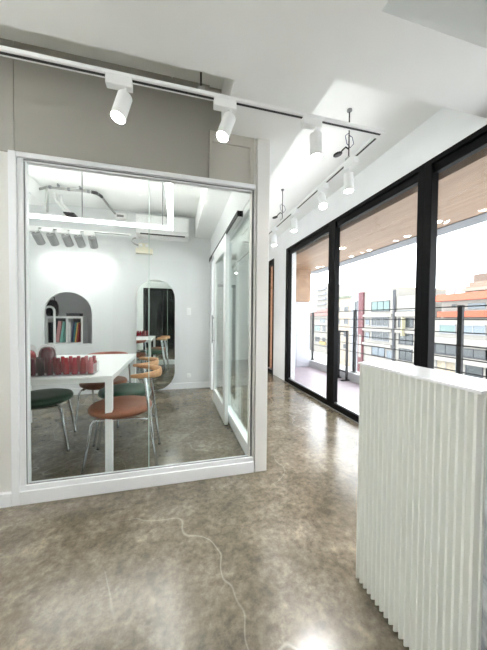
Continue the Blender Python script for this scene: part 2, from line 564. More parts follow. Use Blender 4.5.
# --- meeting room shell
AX, AW, AZ0, AZS = -1.583, 0.33, 0.79, 1.26       # arch: centre x, half width, sill, spring line
bm_w = MB()
def arch_wall(mb, x0, x1, z0, z1, y0, y1):
    """wall slab with an arched hole"""
    n = 20
    hole = [(AX - AW, AZ0), (AX + AW, AZ0)] + [(x, z) for x, z in arc(AX, AZS, AW, 0, math.pi, n)]
    mb.box(x0, AX - AW, y0, y1, z0, z1)
    mb.box(AX + AW, x1, y0, y1, z0, z1)
    mb.box(AX - AW, AX + AW, y0, y1, z0, AZ0)
    pts = arc(AX, AZS, AW, 0, math.pi, n)
    bm = mb.bm
    for i in range(n):
        (xa, za), (xb, zb) = pts[i], pts[i + 1]
        q = []
        for y in (y0, y1):
            q.append([bm.verts.new((xa, y, za)), bm.verts.new((xb, y, zb)), bm.verts.new((xb, y, z1)), bm.verts.new((xa, y, z1))])
        bm.faces.new(q[0]); bm.faces.new(list(reversed(q[1])))
        bm.faces.new((q[0][0], q[0][1], q[1][1], q[1][0]))
        bm.faces.new((q[0][2], q[0][3], q[1][3], q[1][2]))
arch_wall(bm_w, -3.1, 0.72, 0, HI, YB, YB + 0.05)
struct('wall_back', bm_w, M['wall_dimmed'], 'white back wall of the meeting room with an arched opening', 'wall')
struct('wall_meeting_left', bx(-3.1, -2.9, 2.1, YB, 0, HI), M['wall'], 'white left wall of the meeting room, out of view', 'wall')
struct('baseboard_back', bx(-2.9, 0.6, YB - 0.015, YB, 0, 0.10, bevel=0.003), M['trim'], 'white baseboard along the back wall of the meeting room', 'baseboard')
# glazed side of the meeting room
sw = MB()
sw.box(0.60, 0.70, 2.12, YB, 2.20, LO)
sw.box(0.60, 0.70, 4.47, YB, 0, 2.20)
struct('wall_meeting_right', sw, M['wall'], 'white wall above the sliding door of the meeting room', 'wall')
w2 = thing('window_2', 'white framed fixed glass panel beside the sliding door', 'window')
w2['kind'] = 'structure'
MB().box(0.61, 0.68, 2.12, 3.30, 0.0, 0.12, bevel=0.003).box(0.61, 0.68, 2.12, 3.30, 2.14, 2.2).box(0.61, 0.68, 3.24, 3.30, 0.12, 2.14).box(0.61, 0.68, 2.12, 2.15, 0.12, 2.14).build('frame', M['trim'], w2)
bx(0.64, 0.65, 2.15, 3.24, 0.12, 2.14).build('pane', M['glassg'], w2)
# sliding door and rail
d1 = thing('door_1', 'white framed glass sliding door hanging from the dark rail', 'door', (0.565, 2.917, 0))
d1['kind'] = 'structure'
MB().box(-0.02, 0.02, 0, 0.13, 0.012, 2.13, bevel=0.003).box(-0.02, 0.02, 0.82, 0.935, 0.012, 2.13, bevel=0.003).box(-0.02, 0.02, 0.13, 0.82, 0.012, 0.20, bevel=0.003).box(-0.02, 0.02, 0.13, 0.82, 1.97, 2.13, bevel=0.003).build('frame', M['white'], d1)
bx(-0.004, 0.004, 0.13, 0.82, 0.20, 1.97).build('pane', M['glassg'], d1)
bx(-0.018, 0.018, 0.0, 0.04, 0.0, 0.012).build('floor_guide', M['darkgap'], d1)
MB().box(-0.05, -0.035, 0.87, 0.89, 0.85, 1.25, bevel=0.004).box(-0.036, -0.02, 0.87, 0.89, 0.88, 0.90).box(-0.036, -0.02, 0.87, 0.89, 1.20, 1.22).build('door_handle', M['alu'], d1)
rl = struct('trim_3', MB().box(0.555, 0.60, 2.38, 4.42, 2.135, 2.175, bevel=0.002), M['white'], 'sliding door rail on the meeting room side', 'door rail')
MB().box(0.548, 0.556, 2.38, 2.92, 2.13, 2.18).box(0.548, 0.556, 4.1, 4.42, 2.13, 2.18).box(0.548, 0.556, 2.92, 4.1, 2.166, 2.175).box(0.548, 0.60, 2.374, 2.38, 2.13, 2.18).build('rail_cover', M['blackm'], rl)

# --- store behind the arch
sr = MB()
sr.box(-3.1, -0.7, 6.1, 6.2, 0, HI).box(-0.8, -0.7, YB + 0.05, 6.1, 0, HI)
struct('wall_store', sr, M['wall'], 'white walls of the space seen through the arch', 'wall')

# --- tall windows on the right
FX0, FX1 = 2.062, 2.135
def tall_window(name, y0, y1, z1, left, right, label, pane='glassx'):
    """left/right: width of jambs at y1 (far) and y0 (near)"""
    o = thing(name, label, 'window')
    o['kind'] = 'structure'
    f = MB()
    f.box(FX0, FX1, y0, y1, z1 - 0.045, z1, bevel=0.004)
    f.box(FX0 + 0.018, FX1, y0, y1, z1 - 0.118, z1 - 0.04, bevel=0.004)
    f.box(FX0, FX1, y0, y1, 0.0, 0.075, bevel=0.004)
    f.box(FX0, FX1, y1 - left, y1, 0.07, z1 - 0.04, bevel=0.004)
    f.box(FX0, FX1, y0, y0 + right, 0.07, z1 - 0.04, bevel=0.004)
    f.build('frame', M['black'], o)
    bx(2.104, 2.114, y0 + right, y1 - left, 0.075, z1 - 0.118).build('pane', M[pane], o)
    s = MB()
    s.box(FX0 + 0.02, FX1 - 0.02, y0 + right, y1 - left, 0.075, 0.092)
    s.build('sill_channel', M['alu'], o)
    return o
tall_window('window_3', 3.235, 4.775, 2.545, 0.12, 0.075, 'farthest tall window pane of the black framed row, showing the balcony end wall')
tall_window('window_4', 1.85, 3.235, 2.545, 0.085, 0.065, 'middle tall black framed window with the pale building behind')
tall_window('window_5', 0.40, 1.85, 2.545, 0.07, 0.08, 'nearest tall black framed window behind the reception counter')
tall_window('window_6', 5.44, 5.84, 2.51, 0.04, 0.04, 'narrow black framed window far down the corridor', 'bronze')
struct('trim_4', bx(2.06, XW, 0.40, 4.775, 0.0, 0.012), M['alu'], 'thin metal strip at the foot of the tall windows', 'trim')

# ================================================================== BALCONY
struct('floor_balcony', bx(2.28, 3.62, -1.7, 6.3, -0.2, -0.02), M['deck'], 'pale mauve tiled balcony floor outside the windows', 'floor')
struct('ceiling_balcony', bx(2.28, 3.46, -1.7, 6.3, 2.45, 2.62), M['soffit'], 'wood boarded balcony ceiling outside the windows', 'ceiling')
struct('trim_5', bx(3.46, 3.75, -1.7, 6.6, 2.44, 2.75), M['fascia'], 'grey metal edge of the balcony ceiling', 'trim')
we = struct('wall_balcony', bx(2.28, 3.36, 6.2, 6.4, -0.02, 1.64), M['endtile'], 'pale tiled end wall of the balcony', 'wall')
bx(2.28, 3.36, 6.19, 6.4, 1.65, 2.45).build('upper_panel', M['soffit'], we)
struct('trim_6', bx(3.40, 3.62, -1.7, 6.6, -0.02, 0.15), M['kerb'], 'low stone kerb along the balcony edge', 'kerb')
# outlet box on the end wall
ob = thing('outlet_box', 'white outdoor outlet box on the tiled balcony end wall', 'outlet', (2.50, 6.2, 0.42))
bx(-0.07, 0.07, -0.04, 0, -0.08, 0.08, bevel=0.006).build('housing', M['plastic'], ob)
bx(-0.045, 0.045, -0.046, -0.04, -0.05, 0.03, bevel=0.002).build('cover', M['trim'], ob)

# railing
ra = thing('balcony_railing', 'black steel cable railing along the balcony edge', 'railing', (3.5, 0, 0.15))
for y in (0.55, 2.58, 4.62, 6.3):
    p = bx(-0.022, 0.022, y - 0.03, y + 0.03, -0.0, 1.25, bevel=0.004).build('post', M['blackm'], ra)
    bx(-0.05, 0.05, y - 0.06, y + 0.06, 0.0, 0.012).build('base_plate', M['blackm'], p)
for k in range(6):
    MB().tube([(0, -1.5, 1.23 - 0.165 * k), (0, 6.4, 1.23 - 0.165 * k)], 0.008, 6).build('cable', M['blackm'], ra)
# black rectangular frame standing on the balcony
bf = thing('metal_stand', 'small black rectangular metal stand beside a railing post on the balcony', 'stand', (3.34, 4.62, -0.02))
MB().box(-0.018, 0.018, 0.0, 0.036, 0.0, 1.0).box(-0.018, 0.018, 0.27, 0.306, 0.0, 1.0).box(-0.018, 0.018, 0.036, 0.27, 0.964, 1.0).box(-0.018, 0.018, 0.036, 0.27, 0.16, 0.19).build('frame', M['blackm'], bf)
for fy in (0.0, 0.27):
    bx(-0.12, 0.12, fy, fy + 0.036, 0.0, 0.02).build('foot', M['blackm'], bf)
# balcony downlights
DL = [((2.82, 4.10), 'larger downlight in the wood balcony ceiling, closest to the middle window'), ((3.36, 4.58), 'small far downlight in the wood balcony ceiling near its grey edge'),
      ((3.36, 4.08), 'small downlight third along the grey edge of the wood balcony ceiling'), ((3.33, 3.25), 'small downlight at the edge of the wood balcony ceiling beside the thick mullion'),
      ((3.2, 2.69), 'bright downlight in the wood balcony ceiling seen through the nearest window'), ((3.3, 5.75), 'farthest small downlight in the wood balcony ceiling by the end wall')]
for i, ((x, y), lab) in enumerate(DL):
    o = thing('balcony_downlight', lab, 'downlight', (x, y, 2.45), 0, 'balcony downlights')
    rr = 0.055 if i in (0, 4) else 0.035
    MB().lathe([(rr + 0.015, -0.001), (rr + 0.015, -0.006), (rr, -0.008), (rr, -0.002)], 20).build('rim', M['plastic'], o, 40)
    MB().lathe([(rr, -0.004), (0, -0.007)], 20).build('lens', M['warm'], o)

# ================================================================== CITY OUTSIDE
def bcol(r, g, b): return srgb(r, g, b)
FAC = {}
def fmat(name, c, noise=0.05):
    if name not in FAC:
        FAC[name] = mat(name, c, 0.8, noise=noise, nscale=0.6)
    return FAC[name]
FW = fmat('facade_white', srgb(130, 127, 121)); FB = fmat('facade_beige', srgb(138, 129, 116)); FG = fmat('facade_grey', srgb(124, 126, 130))
FR = fmat('facade_red_brick', srgb(88, 50, 54)); FO = fmat('roof_orange', srgb(150, 74, 52)); FT = fmat('terrace_tan', srgb(134, 116, 102))
FD = fmat('facade_dark_trim', srgb(58, 60, 64)); FY = fmat('sign_yellow', srgb(150, 145, 120))
PW = mat('city_window_green', srgb(84, 104, 100), 0.15); PD = mat('city_window_dark', srgb(54, 59, 60), 0.15); PB = mat('city_window_blue', srgb(92, 102, 108), 0.15)
PS = mat('shop_front', srgb(130, 120, 102), 0.4, noise=0.3, nscale=1.2)
GZ = -11.0
struct('ground', bx(3.9, 160, -30, 200, GZ - 0.3, GZ), mat('street_paving', srgb(185, 185, 182), 0.9), 'grey street far below the balcony', 'street')

def city(name, label, X, y0, y1, ztop, depth, wm, wins, cat='building'):
    o = thing(name, label, cat, (X, y0, GZ))
    bx(0, depth, 0, y1 - y0, 0, ztop - GZ).build('wall', wm, o)
    for w_ in wins:
        wy0, wy1, wz0, wz1, pm = w_[:5]
        a, b, c, d_ = wy0 - y0, wy1 - y0, wz0 - GZ, wz1 - GZ
        fm = MB()
        t = 0.09
        fm.box(-0.12, 0.0, a, b, d_ - t, d_).box(-0.16, 0.0, a - 0.05, b + 0.05, c - 0.06, c + t).box(-0.12, 0.0, a, a + t, c, d_).box(-0.12, 0.0, b - t, b, c, d_)
        nm = max(1, int((b - a) / 1.3))
        for k in range(1, nm):
            yy = a + (b - a) * k / nm
            fm.box(-0.10, 0.0, yy - 0.04, yy + 0.04, c, d_)
        f_ = fm.build('window', FD if (len(w_) > 5) else FG, o)
        bx(-0.05, -0.01, a, b, c, d_).build('pane', pm, f_)
    return o

# main white block
b1 = city('apartment_building', 'white apartment block with four rows of windows and a dark drainpipe', 40, 41.2, 49.7, 7.1, 12, FW,
          [(42.6, 47.5, 3.0, 5.0, PW, 1), (42.8, 47.4, 0.0, 1.8, PD), (42.7, 47.3, -2.9, -1.1, PD), (43.6, 47.2, -6.0, -4.2, PB, 1), (41.5, 43.2, -6.2, -4.6, PB), (48.0, 49.2, 0.2, 1.5, PB), (48.0, 49.2, -2.7, -1.4, PB)])
bx(-0.35, 0, 0.0, 0.42, 0, 17.9).build('drainpipe', FD, b1)
for zz in (2.2, -0.7, -3.7):
    bx(-0.6, 0, 0.5, 8.3, zz - 0.35 - GZ, zz + 0.15 - GZ).build('balcony_band', FW, b1)
rb = MB(); rb.box(0.6, 3.0, 3.2, 5.4, 18.1, 18.7); rb.build('rooftop_unit', FD, b1)
bx(-0.1, 12, 0, 8.5, 18.1, 18.45).build('parapet', FB, b1)
# stepped block with glazed attic
b1b = city('office_building', 'pale block with a sloping glazed attic and a tall yellowish sign', 40, 36.6, 41.0, 5.6, 12, FW,
           [(37.3, 40.5, 0.0, 1.65, PD, 1), (37.3, 40.3, -3.1, -1.2, PD, 1), (37.4, 40.2, -5.9, -3.9, PD, 1)])
MB().poly_prism([(-0.1, 2.9 - GZ), (2.2, 5.4 - GZ), (2.2, 2.9 - GZ)], 'Y', 0.5, 4.2).build('attic_glazing', PB, b1b)
bx(-0.9, -0.15, 2.25, 2.5, -1.6 - GZ, 1.7 - GZ).build('sign', FY, b1b)
bx(-0.4, 0, 0, 4.4, 1.9 - GZ, 2.7 - GZ).build('balcony_band', FW, b1b)
bx(-0.4, 0, 0, 4.4, -1.1 - GZ, -0.35 - GZ).build('balcony_band', FW, b1b)
# slim red brick and grey stair towers
bt = city('stair_tower', 'slim dark red brick tower left of the white apartment block', 39.6, 49.75, 51.2, 7.3, 8, FR, [])
bx(-0.06, 0, 0.35, 1.1, 4, 9).build('shop_panel', FW, bt)
city('narrow_building', 'narrow grey block behind the red brick tower', 40, 51.25, 54.2, 7.5, 9, FG, [(52.0, 52.9, 3.4, 5.4, PD), (52.0, 52.9, 0.0, 2.0, PD), (52.0, 52.9, -3.4, -1.4, PD)])
# beige house
b2 = city('beige_building', 'beige low rise building with small square windows', 44, 57.5, 70.0, 7.0, 10, FB,
          [(60.8, 62.4, 3.4, 4.7, PD), (60.8, 62.4, 0.1, 1.4, PD), (60.8, 62.6, -3.3, -2.0, PD), (64.5, 66.2, 3.4, 4.7, PD), (64.5, 66.2, 0.1, 1.4, PD), (64.5, 66.2, -3.3, -2.0, PD), (60.8, 62.6, -6.4, -5.2, PD)])
bx(-0.3, 10, 0, 12.5, 18.0, 18.5).build('parapet', fmat('rooftop_plants', srgb(92, 98, 84), 0.3), b2)
# far tower
tw = city('residential_tower', 'distant pale residential tower with stacked balconies', 84, 135, 147, 21.5, 14, FW, [])
for k in range(9):
    bx(-1.0, 0, 1.0, 11.0, 21.5 - GZ - 2.9 * (k + 1), 21.5 - GZ - 2.9 * (k + 1) + 1.1).build('balcony', FG, tw)
# low house with a reddish roof
lw = city('low_house', 'low pale house with a reddish hipped roof', 52, 83, 95, 2.6, 10, FW, [(88.2, 92.0, -3.0, -0.8, PW), (84.5, 86.5, -3.0, -0.8, PD), (88.5, 91.5, -7.0, -5.2, PD), (84.5, 86.5, -7.0, -5.2, PD), (85, 88, 0.2, 1.6, PB)])
MB().poly_prism([(-0.8, 2.6 - GZ), (10.8, 2.6 - GZ), (6.5, 5.3 - GZ), (3.5, 5.3 - GZ)], 'Y', -0.8, 12.8).build('roof', fmat('roof_dull_red', srgb(112, 82, 76)), lw)
bx(-0.4, -0.02, 1.0, 5.0, 3.2, 4.3).build('shop_sign', fmat('sign_amber', srgb(150, 130, 84)), lw)
# pale building left of the low house
city('pale_building', 'pale plain building beside the low red roofed house', 50, 96, 112, 4.0, 10, FW, [(98, 101, 0.5, 2.2, PD), (98, 101, -3.0, -1.2, PD), (103, 106, 0.5, 2.2, PD), (103, 106, -3.0, -1.2, PD)])
# orange roofed block
b3 = city('orange_roofed_building', 'white block with an orange roof and an orange band under the top floor', 40, 20.0, 34.2, 1.5, 12, FW,
          [(30.1, 32.6, -0.7, 0.6, PW), (26.2, 29.4, -0.7, 0.6, PB), (29.9, 33.3, -3.9, -2.4, PD, 1), (26.1, 29.2, -3.9, -2.7, PD, 1), (29.9, 33.0, -6.7, -4.8, PS), (26.4, 28.6, -6.5, -4.2, PD, 1), (21, 24.5, -0.7, 0.6, PB), (21, 24.5, -3.9, -2.4, PD)])
bx(1.0, 11, 6.3, 13.2, 12.5, 15.3).build('top_floor', FW, b3)
bx(-0.2, 1.2, 6.4, 12.9, 12.75, 13.6).build('orange_band', FO, b3)
MB().poly_prism([(-0.3, 15.2), (12, 15.2), (11, 16.3), (0.6, 16.3)], 'Y', 6.2, 13.7).build('roof', FO, b3)
bx(0.9, 1.02, 10.9, 11.5, 14.2, 14.7).build('window', PD, b3)
bx(0.9, 1.02, 7.0, 9.2, 13.9, 14.7).build('window', PB, b3)
for zz in (-1.9, -4.6):
    bx(-0.7, 0, 0.2, 14.0, zz - 0.3 - GZ, zz + 0.55 - GZ).build('balcony_band', FW, b3)
bx(0, 0.3, 5.8, 6.1, 3, 12.4).build('drainpipe', FG, b3)
# terraced building behind
tr = city('terraced_building', 'tan stepped rooftop terraces rising behind the orange roofed block', 56, 24, 40.6, 8.0, 14, FT, [])
bx(0.5, 12, 0, 16.2, 19.0, 19.8).build('terrace', FT, tr)
bx(-0.6, 0, 0, 16.8, 18.0, 18.6).build('terrace', fmat('terrace_light', srgb(146, 134, 122)), tr)
bx(0.9, 12, 0, 15.7, 19.8, 21.3).build('penthouse', fmat('terrace_brown', srgb(108, 92, 82)), tr)
# rooftop antennas
an = thing('antenna_mast', 'thin white antenna mast on the orange roofed block', 'antenna', (42, 32.0, 5.31))
MB().cyl((0, 0, 0), (0, 0, 3.0), 0.09, 6).box(-0.05, 0.05, -0.8, 0.8, 2.4, 2.5).box(-0.05, 0.05, -0.5, 0.5, 1.7, 1.8).build('mast', FG, an)
MB().box(-0.15, 0.15, -0.25, 0.25, 0.2, 0.9).build('cabinet', FG, an)
an2 = thing('antenna_mast', 'thin roof antenna above the white apartment block', 'antenna', (42, 48.9, 7.46))
MB().cyl((0, 0, 0), (0, 0, 2.4), 0.07, 6).box(-0.04, 0.04, -0.7, 0.7, 1.9, 1.98).box(-0.04, 0.04, -0.45, 0.45, 1.4, 1.48).build('mast', FG, an2)

# ================================================================== RECEPTION COUNTER
ct = thing('reception_counter', 'white corrugated reception counter in front of the windows', 'counter', (0.83, 0.54, 0))
L = 0.505
NR = 21
pts = []
for i in range(NR * 10 + 1):
    u = i / 10
    ph = u % 1.0
    k = max(0.0, min(1.0, (0.5 - 0.5 * math.cos(2 * math.pi * u) - 0.35) / 0.55))
    depth = 0.016 * k * k * (3 - 2 * k)
    pts.append((L * i / (NR * 10), -depth))
outline = [(-x, y) for y, x in [(p[0], -p[1]) for p in pts]]
outline = [(p[1], p[0]) for p in pts]           # (x = -depth, y)
MB().poly_prism(outline + [(0.018, L), (0.018, 0)], 'Z', 0.012, 1.0).build('corrugated_panel', M['corr'], ct, 60)
bx(0.018, 0.20, 0.008, L - 0.004, 0.012, 0.998).build('carcass', M['white'], ct)
bx(-0.0165, 0.165, 0.0, L + 0.002, 0.9985, 1.008, bevel=0.001).build('counter_top', M['ctop'], ct)
bx(0.01, 0.19, -0.014, 0.008, 0.02, 0.998, bevel=0.002).build('end_panel', M['marble'], ct)
bx(0.03, 0.19, 0.02, L - 0.02, 0.0, 0.012).build('toe_kick', M['darkgap'], ct)

# ================================================================== MEETING TABLE
TX0, TX1, TY0, TY1, TZ = -1.62, -0.455, 2.205, 3.53, 0.76
tb = thing('meeting_table', 'white rectangular meeting table inside the glazed room', 'table', (TX0, TY0, 0))
tw_, tl_ = TX1 - TX0, TY1 - TY0
bx(0, tw_, 0, tl_, TZ - 0.018, TZ, bevel=0.003).build('tabletop', M['white'], tb)
MB().box(0.012, tw_ - 0.012, 0.012, 0.03, TZ - 0.05, TZ - 0.018).box(0.012, tw_ - 0.012, tl_ - 0.03, tl_ - 0.012, TZ - 0.05, TZ - 0.018).box(0.012, 0.03, 0.03, tl_ - 0.03, TZ - 0.05, TZ - 0.018).box(tw_ - 0.03, tw_ - 0.012, 0.03, tl_ - 0.03, TZ - 0.05, TZ - 0.018).build('apron', M['white'], tb)
for lx in (0.005, tw_ - 0.055):
    for ly in (0.005, tl_ - 0.055):
        bx(lx, lx + 0.05, ly, ly + 0.05, 0.0, TZ - 0.018, bevel=0.004).build('leg', M['white'], tb)

# ================================================================== CHAIRS
def make_chair(label, seat_mat, back_mat=None):
    """front faces local +x"""
    t = thing('armchair', label, 'chair', (0, 0, 0), 0, 'armchairs around the meeting table')
    prof = [(0.0, 0.402), (0.15, 0.404), (0.222, 0.414), (0.252, 0.434), (0.256, 0.456), (0.245, 0.474), (0.21, 0.484), (0.12, 0.479), (0.0, 0.474)]
    MB().lathe(prof, 40, (0.0, 0, 0), 0.97, 0.98).build('seat', seat_mat, t, 80)
    def leg(p):
        o = MB().tube(p, 0.0115, 10).build('leg', M['chrome'], t, 60)
        e = V(p[0])
        MB().cyl(e, e + V((0, 0, 0.014)), 0.0135, 10).build('foot_cap', M['darkgap'], o)
    for s in (-1, 1):
        # front leg: floor -> bend under the seat
        leg([(0.235, 0.215 * s, 0.0), (0.205, 0.205 * s, 0.20), (0.178, 0.195 * s, 0.375), (0.165, 0.185 * s, 0.400), (0.13, 0.165 * s, 0.406)])
        # rear leg: floor -> past the seat -> carries the wooden back
        leg([(-0.30, 0.20 * s, 0.0), (-0.272, 0.215 * s, 0.22), (-0.245, 0.228 * s, 0.45), (-0.225, 0.222 * s, 0.60), (-0.21, 0.205 * s, 0.728)])
    MB().tube([(0.14, -0.17, 0.398), (-0.14, -0.17, 0.398), (-0.236, -0.225, 0.40)], 0.009, 8).tube([(0.14, 0.17, 0.398), (-0.14, 0.17, 0.398), (-0.236, 0.225, 0.40)], 0.009, 8).tube([(-0.238, -0.225, 0.40), (-0.238, 0.225, 0.40)], 0.009, 8).build('seat_frame', M['chrome'], t, 60)
    # bent wooden back and arm rail: U open to the front
    n = 44
    bm = bmesh.new()
    rings = []
    for i in range(n + 1):
        u = i / n
        a = math.pi * (0.5 + u)
        # u 0..1 from the left tip round the back to the right tip
        s = abs(2 * u - 1)                # 1 at tips, 0 at the back
        th = s * math.pi / 2
        x = -0.105 - 0.215 * math.cos(th)
        y = 0.225 * math.sin(th)
        y = y if u < 0.5 else -y
        hgt = 0.026 * (1 - s) ** 0.6 + 0.010
        wid = 0.009 + 0.010 * math.sin(math.pi * min(1, s / 0.9))
        z = 0.735 + 0.012 * s
        rings.append((V((x, y, z)), hgt, wid))
    vr = []
    for i, (p, h, wd) in enumerate(rings):
        q = rings[min(i + 1, n)][0] - rings[max(i - 1, 0)][0]
        q.z = 0
        q.normalize()
        nrm = V((-q.y, q.x, 0))
        vr.append([bm.verts.new(p + nrm * (wd * math.cos(t_)) + V((0, 0, h * math.sin(t_)))) for t_ in [2 * math.pi * k / 10 for k in range(10)]])
    for A, B in zip(vr, vr[1:]):
        for k in range(10):
            bm.faces.new((A[k], A[(k + 1) % 10], B[(k + 1) % 10], B[k]))
    bm.faces.new(vr[0]); bm.faces.new(list(reversed(vr[-1])))
    mb = MB(); mb.bm.free(); mb.bm = bm
    mb.build('back_rail', back_mat or M['wood'], t, 60)
    return t

proto = make_chair('brown seated armchair nearest the glass on the right side of the white table', M['brown'])
chairs = [(-0.435, 2.44, math.pi, None, None, None),
          (-0.49, 2.95, math.pi, 'green', None, 'green seated armchair behind the brown one on the right side of the white table'),
          (-1.195, 2.87, 0.18, 'green', None, 'green seated armchair at the left side of the table below the jars'),
          (-0.79, 3.40, -math.pi / 2 - 0.08, 'brown', 'redbrown', 'brown seated armchair at the far end of the table with a red brown back')]
proto.location = chairs[0][:2] + (0,)
proto.rotation_euler.z = chairs[0][2]
for x, y, rz, sm, bmm, lab in chairs[1:]:
    c = copy_tree(proto)
    c.location = (x, y, 0)
    c.rotation_euler.z = rz
    c['label'] = lab
    for ch in c.children:
        st = ch.name.split('.')[0]
        if st == 'seat':
            ch.data = ch.data.copy(); ch.data.materials[0] = M[sm]
        if st == 'back_rail' and bmm:
            ch.data = ch.data.copy(); ch.data.materials[0] = M[bmm]

# ================================================================== JARS IN THE ACRYLIC TRAY
TRX0, TRX1, TRY0, TRY1 = -1.05, -0.60, 2.26, 2.43
tr_ = thing('acrylic_tray', 'clear acrylic tray holding two rows of jars on the white table', 'tray', (TRX0, TRY0, TZ))
tw2, tl2, th2 = TRX1 - TRX0, TRY1 - TRY0, 0.085
bx(0, tw2, 0, tl2, 0, 0.004).build('base', M['acrylic'], tr_)
for (a, b, c, d_) in ((0, tw2, 0, 0.004), (0, tw2, tl2 - 0.004, tl2), (0, 0.004, 0.004, tl2 - 0.004), (tw2 - 0.004, tw2, 0.004, tl2 - 0.004)):
    bx(a, b, c, d_, 0.004, th2).build('wall', M['acrylic'], tr_)
bx(0.004, tw2 - 0.004, tl2 / 2 - 0.0015, tl2 / 2 + 0.0015, 0.004, th2 - 0.01).build('divider', M['acrylic'], tr_)
cols = [('plum', (78, 12, 32)), ('dark plum', (52, 8, 22)), ('burgundy', (74, 8, 22)), ('crimson', (116, 12, 28)), ('red', (158, 18, 34)), ('rose red', (168, 40, 58)), ('dusty rose', (142, 54, 58)), ('pale pink', (192, 120, 124))]
ords = ['at the left end of', 'second from the left in', 'third from the left in', 'fourth from the left in', 'fourth from the right in', 'third from the right in', 'second from the right in', 'at the right end of']
jm = []
for nm, c in cols:
    jm.append(mat('jar_filling_' + nm.replace(' ', '_'), srgb(*c), 0.25, noise=0.18, nscale=25, coat=0.3))
JR, JH = 0.0225, 0.108
def make_jar(label, m, lidm):
    t = thing('jar', label, 'jar', (0, 0, 0), 0, 'jars in the acrylic tray')
    MB().lathe([(JR, 0.0), (JR, JH), (JR - 0.002, JH), (JR - 0.002, 0.003)], 20).build('glass_body', M['jarglass'], t, 50)
    MB().lathe([(0, 0.004), (JR - 0.004, 0.004), (JR - 0.003, 0.01), (JR - 0.003, JH - 0.02), (0, JH - 0.016)], 20).build('filling', m, t, 50)
    MB().lathe([(JR * 0.55, JH - 0.02), (JR * 0.6, JH + 0.008), (JR * 0.5, JH + 0.02), (0, JH + 0.022)], 18).build('cap', lidm, t, 50)
    return t
for row in range(2):
    for k in range(8):
        ci = k if row == 0 else (k + 1) % 8 if k < 7 else 6
        rown = 'front' if row == 0 else 'rear'
        j = make_jar('%s filled clear jar %s the %s row of the tray' % (cols[ci][0], ords[k], rown), jm[ci], jm[min(7, ci)])
        j.location = (TRX0 + 0.0295 + k * (tw2 - 0.059) / 7, TRY0 + 0.043 + row * 0.0855, TZ + 0.0045)
# two big globe jars standing behind the tray on the left
def globe(label, x, y, fm, f_top):
    t = thing('globe_jar', label, 'jar', (x, y, TZ + 0.001), 0, 'globe jars behind the tray')
    prof = [(0.0, 0.0), (0.05, 0.0), (0.057, 0.012), (0.0615, 0.04), (0.064, 0.08), (0.0645, 0.12), (0.063, 0.155), (0.057, 0.183), (0.046, 0.202), (0.030, 0.213), (0.014, 0.217), (0.0, 0.218)]
    MB().lathe(prof, 28).build('glass_body', M['jarglass'], t, 60)
    MB().lathe([(0, 0.006), (0.046, 0.006), (0.055, 0.03), (0.059, 0.08), (0.0595, f_top * 0.62), (0.055, f_top * 0.82), (0.043, f_top * 0.94), (0.025, f_top), (0, f_top + 0.004)], 28).build('filling', fm, t, 60)
    return t
globe('rounded glass jar with pale rosy filling standing at the left behind the tray', -1.155, 2.53, jm[6], 0.17)
globe('rounded glass jar with dark burgundy filling standing behind the tray', -1.015, 2.53, jm[2], 0.195)

# ================================================================== MIRROR, WALL FITTINGS
mr = thing('wall_mirror', 'tall pill shaped frameless mirror against the back wall', 'mirror', (-0.295, YB, 0.0))
def pill(mb, r, zb, zt, y0, y1):
    n = 28
    pts = arc(0, zt - r, r, 0, math.pi, n) + arc(0, zb + r, r, math.pi, 2 * math.pi, n)
    mb.poly_prism(pts, 'Y', y0, y1)
    return mb
pill(MB(), 0.308, 0.004, 1.835, -0.036, -0.016).build('backing', M['white'], mr)
pill(MB(), 0.302, 0.010, 1.829, -0.041, -0.036).build('mirror_glass', M['mirror'], mr)

swt = thing('light_switch', 'white light switch on the back wall right of the mirror', 'switch', (0.235, YB, 1.32))
bx(-0.035, 0.035, -0.008, 0, -0.06, 0.06, bevel=0.003).build('plate', M['plastic'], swt)
bx(-0.02, 0.02, -0.013, -0.008, -0.04, 0.04, bevel=0.002).build('rocker', M['trim'], swt)
otl = thing('wall_outlet', 'white outlet low on the back wall above the baseboard', 'outlet', (0.24, YB, 0.22))
bx(-0.035, 0.035, -0.008, 0, -0.035, 0.035, bevel=0.003).build('plate', M['plastic'], otl)
MB().lathe([(0.02, 0), (0.02, 0.004), (0.015, 0.005), (0, 0.005)], 16, (0, -0.008, 0), mtx=Matrix.Rotation(math.radians(90), 3, 'X')).build('socket', M['trim'], otl)

# air conditioner
ac = thing('air_conditioner', 'white wall mounted split air conditioner near the ceiling of the meeting room', 'air conditioner', (-0.18, YB, 2.49))
prof = [(0.0, 0.0), (-0.14, 0.0), (-0.19, 0.03), (-0.215, 0.09), (-0.215, 0.29), (-0.20, 0.32), (-0.16, 0.335), (0.0, 0.335)]
MB().poly_prism(prof, 'X', -0.40, 0.40).build('housing', M['plastic'], ac)
bx(-0.36, 0.36, -0.222, -0.212, 0.08, 0.30, bevel=0.006).build('front_panel', M['white'], ac)
bx(-0.34, 0.34, -0.20, -0.155, 0.022, 0.036).build('outlet_vane', M['darkgap'], ac)
bx(-0.38, 0.38, -0.14, -0.02, 0.335, 0.342).build('intake_grille', M['grey'], ac)

